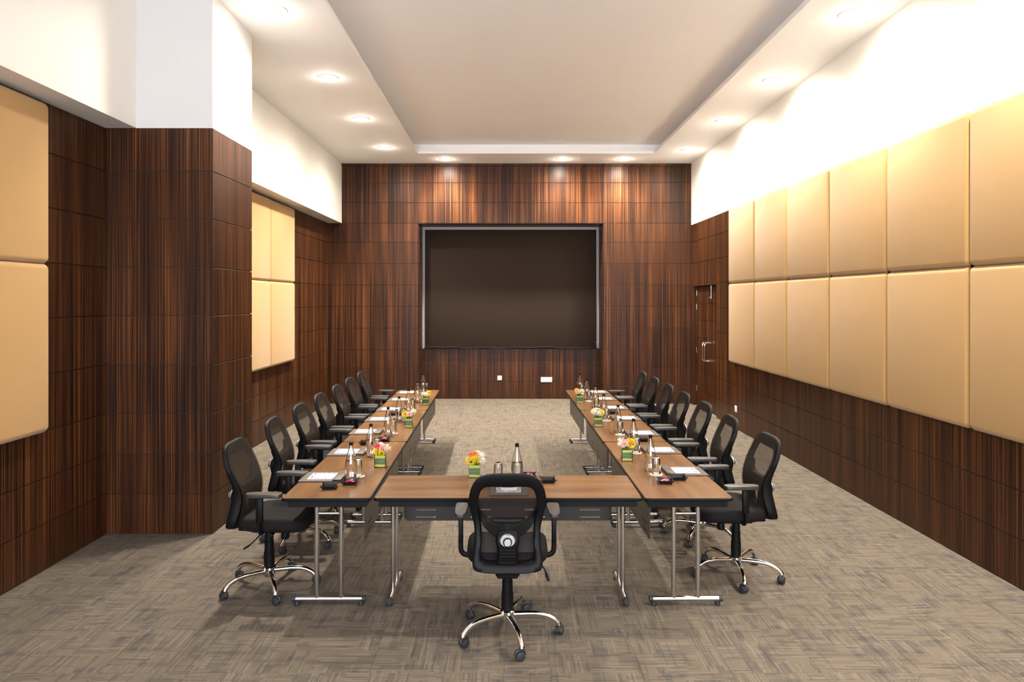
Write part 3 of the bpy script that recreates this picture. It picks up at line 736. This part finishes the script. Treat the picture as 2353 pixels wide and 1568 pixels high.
BR = [(1.107,5.236),(1.111,5.95),(1.103,6.73),(1.072,7.50),(1.086,8.30),(1.055,8.92),(1.038,9.62)]
GL = [(x+.034, y+.085) for x, y in BL]
GR = [(1.125,5.118),(1.113,5.84),(1.106,6.63),(1.084,7.40),(1.087,8.20),(1.07,8.81),(1.055,9.51)]
def place(src, first, x, y, z, lb, cat, grp):
    o = src if first else copy_tree(src); o.location = (x, y, z); tag(o, lb, cat, grp)
    if src is not co: o.rotation_euler.z = random.uniform(0, 6)
seats = [('left-hand tables, %s place from the camera' % ordn[i], BL[i], GL[i]) for i in range(7)] + [('right-hand tables, %s place from the camera' % ordn[i], BR[i], GR[i]) for i in range(7)]
seats.append(('crosswise front table', (.079,4.93), (-.057,4.95)))
for i, (wh, b, g_) in enumerate(seats):
    place(bt, i == 0, b[0], b[1], TH, 'clear glass water bottle with black cap, '+wh, 'bottle', 'glass water bottles')
    place(co, i == 0, g_[0], g_[1], TH, 'round white paper coaster under a tumbler, '+wh, 'coaster', 'white paper coasters')
    place(tu, i == 0, g_[0], g_[1], TH+.0022, 'upside-down glass tumbler, '+wh, 'glass', 'upturned tumblers')

# sweet trays: square leatherette with pinched pointed corners held by rivets
def make_tray():
    t_ = thing('sweet_tray', '', 'tray'); q = MB(); b, tt, H, th_ = .042, .050, .026, .0022
    def ring(r, z, pin): 
        pts = []
        for k in range(4):
            a = R(45+90*k); ux, uy = math.cos(a), math.sin(a); nx, ny = -uy, ux
            cr = r*math.sqrt(2); p = pin
            pts += [(ux*(cr-.004)+ny*-0-nx*.006, uy*(cr-.004)-ny*.006, z), (ux*(cr+p), uy*(cr+p), z+(.004 if p > .004 else 0)), (ux*(cr-.004)+nx*.006, uy*(cr-.004)+ny*.006, z)]
        return pts
    q.rings([ring(.01, .0006, 0), ring(b, .0006, 0), ring((b+tt)/2, H*.5, .008), ring(tt, H, .017), ring(tt-th_, H, .013), ring((b+tt)/2-th_, H*.5, .003), ring(b-th_, .004, -.003), ring(.01, .004, 0)])
    q.build('tray', LEATHERB, t_, 25)
    for k in range(4):
        a = R(45+90*k)
        for s_ in (-1, 1):
            x, y = .069*math.cos(a)-s_*.006*math.sin(a), .069*math.sin(a)+s_*.006*math.cos(a)
            q = MB(); q.lathe([(.0005,-.003),(.0026,-.002),(.0031,0),(.0026,.002),(.0005,.003)], 8, (x, y, .019)); q.build('rivet', CHROME, t_)
    return t_
tr = make_tray(); freeze(tr)
sw = MB()
def sweet_mesh():
    q = MB(); rs = []
    for x, r in ((-.016,.006),(-.010,.002),(-.008,.0055),(0,.0068),(.008,.0055),(.010,.002),(.016,.006)): rs.append([(x, r*math.cos(2*math.pi*k/8), .0068+r*math.sin(2*math.pi*k/8)*.9) for k in range(8)])
    return q.rings(rs)
sw_a = sweet_mesh().mesh('sweet', PINKC); sw_b = sweet_mesh().mesh('sweet', PALEC)
TR = [(-1.228,4.752,0,8,'empty black square tray nearest the camera on the left-hand tables'), (-1.112,4.868,1,5,'black square tray of pink sweets beside the front left desk pad'),
      (-1.27,6.19,0,4,'empty black square tray by the first seam of the left-hand tables'), (-1.135,6.335,1,3,'black square tray of pink sweets by the first seam of the left-hand tables'),
      (-1.26,7.74,0,6,'empty black square tray between fourth and fifth places, left-hand tables'), (-1.12,7.78,1,2,'black square tray of pink sweets between fourth and fifth places, left-hand tables'),
      (1.139,4.89,1,-8,'black square tray of pale pink sweets nearest the camera, right-hand tables'), (1.258,4.988,0,-4,'empty black square tray against the front right desk pad'),
      (1.2655,6.34,0,-6,'empty black square tray by the second right-hand desk pad'), (1.11,6.30,1,-4,'black square tray of sweets behind the front right flowers'),
      (1.235,7.85,0,-3,'empty black square tray between fourth and fifth places, right-hand tables'),
      (.30,4.915,0,2,'empty black square tray right of the front chair on the crosswise table'), (.165,5.045,1,-3,'black square tray at the far edge of the crosswise table behind the chair')]
short = {1: 'tray beside the front left desk pad', 3: 'tray by the first left seam', 5: 'tray amid the far left places', 6: 'tray nearest the camera, right side', 9: 'tray behind the front right flowers', 12: 'tray at the far edge of the crosswise table'}
for i, (x, y, full, rz, lb) in enumerate(TR):
    o = tr if i == 0 else copy_tree(tr); o.location = (x, y, TH); o.rotation_euler = (0,0,R(rz)); tag(o, lb, 'tray', 'black sweet trays')
    if full:
        for k, (dx, dy) in enumerate(((-.022,-.022),(.012,-.026),(-.018,.002),(.018,.004),(-.012,.024),(.02,.026),(-.002,-.006),(.006,.014))):
            s_ = obj('sweet', sw_a if (x < 0) == (k % 4 != 3) else sw_b, None, (x+dx, y+dy, TH+.0042+(.011 if k > 5 else 0)), random.uniform(0, 3))
            tag(s_, 'small wrapped pink sweet in the '+short[i], 'sweet', 'sweets in the '+short[i])

# flower cubes
def vase_mesh():
    q = MB(); h, w_, i_ = .095, .043, .0405
    sq = lambda r, z: [(-r,-r,z),(r,-r,z),(r,r,z),(-r,r,z)]
    q.rings([sq(.001,.0004), sq(w_,.0004), sq(w_,h), sq(i_,h), sq(i_,.006), sq(.001,.006)]); return q.mesh('vase', THIN, 0)
VASE = vase_mesh()
def lining_mesh():
    q = MB(); sq = lambda r, z: [(-r,-r,z),(r,-r,z),(r,r,z),(-r,r,z)]
    q.rings([sq(.001,.007), sq(.0395,.007), sq(.0395,.091), sq(.037,.091), sq(.036,.05), sq(.001,.05)]); return q.mesh('leaf_lining', LEAF, 0)
LIN = lining_mesh()
def petals(center, rad, n, size, seed, flat=.8):
    rr_ = random.Random(seed); q = MB(); C = Vector(center)
    for _ in range(n):
        d = Vector((rr_.gauss(0,1), rr_.gauss(0,1), rr_.gauss(.35,.9))).normalized(); p = C + Vector((d.x, d.y, d.z*flat))*rad*rr_.uniform(.55, 1.0)
        a = d.orthogonal().normalized(); a.rotate(Matrix.Rotation(rr_.uniform(0, 6.28), 3, d)); b = d.cross(a)
        s_ = size*rr_.uniform(.7, 1.25); tilt = d*s_*.55
        q.add([p-a*s_*.35-d*s_*.4, p+a*s_*.35-d*s_*.4, p+a*s_+tilt*.6+b*s_*.3, p+tilt+b*s_*.05, p-a*s_+tilt*.6+b*s_*.3], [(0,1,2,3,4)])
    return q
def spray(center, rad, n, size, seed, root):
    rr_ = random.Random(seed); q = MB(); C = Vector(center)
    for _ in range(n):
        d = Vector((rr_.gauss(0,1), rr_.gauss(0,1), rr_.gauss(.3,.8))).normalized(); p = C + d*rad*rr_.uniform(.35, 1.0); s_ = size*rr_.uniform(.7, 1.3)
        vs = [p+Vector(v)*s_ for v in ((1,0,0),(-1,0,0),(0,1,0),(0,-1,0),(0,0,1),(0,0,-1))]
        q.add(vs, [(0,2,4),(2,1,4),(1,3,4),(3,0,4),(2,0,5),(1,2,5),(3,1,5),(0,3,5)])
    return q
def stems(center, rad, n, seed):
    rr_ = random.Random(seed); q = MB()
    for _ in range(n):
        d = Vector((rr_.gauss(0,1), rr_.gauss(0,1), rr_.gauss(.6,.6))).normalized(); p = Vector(center)+d*rad*.85
        q.tube([(rr_.uniform(-.02,.02), rr_.uniform(-.02,.02), .055), Vector(center)*.6+Vector((0,0,.04)), p], .0009, 4)
    return q
def flowers(loc, lb, carn, spr, bab, seed, rz=0):
    t_ = thing('flower_vase', lb, 'flowers', (*loc, TH), rz, 'cube vases of flowers')
    v = obj('vase', VASE, t_); obj('leaf_lining', LIN, t_)
    for k, (m_, c, r_) in enumerate(carn):
        o = petals(c, r_, 130, r_*.34, seed+k).build('carnation', m_, t_, 0)
    for k, (m_, c, r_) in enumerate(spr):
        q = petals(c, r_, 230, r_*.17, seed+20+k, 1.0); o = q.build('yellow_spray', m_, t_, 0); o['kind'] = 'stuff'
    for k, (c, r_) in enumerate(bab):
        o = spray(c, r_, 190, .0024, seed+40+k, None).build('babys_breath', WHT, t_, 0); o['kind'] = 'stuff'
        o = stems(c, r_, 16, seed+60+k).build('stems', STEM, t_, 0); o['kind'] = 'stuff'
    q = petals((0,0,.098), .036, 70, .013, seed+80, .5); o = q.build('foliage', STEM, t_, 0); o['kind'] = 'stuff'
flowers((-.986,5.37), 'cube vase with crimson and pale pink blooms, front left-hand table', [(RED,(-.022,-.012,.158),.024),(PNK,(.02,-.012,.15),.031)], [(YEL,(-.022,-.02,.122),.036),(YEL,(.01,-.03,.108),.026)], [((.052,0,.145),.034),((.0,.02,.165),.026)], 100)
flowers((-1.0,7.02), 'cube vase with yellow and pink blooms, middle left-hand table', [(PNK,(.008,-.02,.135),.030),(ORA,(-.02,.0,.145),.02)], [(YEL,(-.036,-.012,.135),.036)], [((.045,.0,.158),.036)], 200)
flowers((-1.0,8.50), 'cube vase with mostly white blossom, farthest left-hand table', [(PNK,(-.018,-.01,.135),.026),(ORA,(.045,-.0,.16),.018)], [(YEL,(.04,-.015,.148),.032)], [((-.02,-.02,.132),.042),((.012,-.02,.125),.036)], 300)
flowers((.983,5.57), 'cube vase with pale pink and orange-yellow blooms, front right-hand table', [(PNK,(-.022,-.02,.138),.034),(ORA,(.03,-.018,.152),.02)], [(YEL,(.032,-.012,.142),.042)], [((-.04,.01,.152),.038),((-.052,-.012,.135),.026)], 400)
flowers((.949,7.07), 'cube vase with loose white blossom, middle right-hand table', [(PNK,(.018,-.01,.15),.018)], [(YEL,(.035,.0,.14),.034)], [((-.02,-.012,.140),.044),((-.045,0,.148),.032),((.012,-.02,.132),.03)], 500)
flowers((.93,8.67), 'cube vase with pink bloom left of white blossom, farthest right-hand table', [(PNK,(-.025,-.02,.135),.026)], [(YEL,(-.03,0,.155),.032)], [((.028,-.012,.142),.044)], 600)
flowers((-.234,5.06), 'cube vase with bright yellow and pink blooms, crosswise front table', [(RED,(-.032,-.005,.158),.018),(ORA,(.0,.0,.168),.022),(PNK,(.03,.0,.158),.022)], [(YEL,(-.028,-.02,.125),.040),(YEL,(.012,-.02,.128),.034)], [((.045,.0,.15),.04),((.058,.0,.12),.026),((.02,.02,.165),.028)], 700)
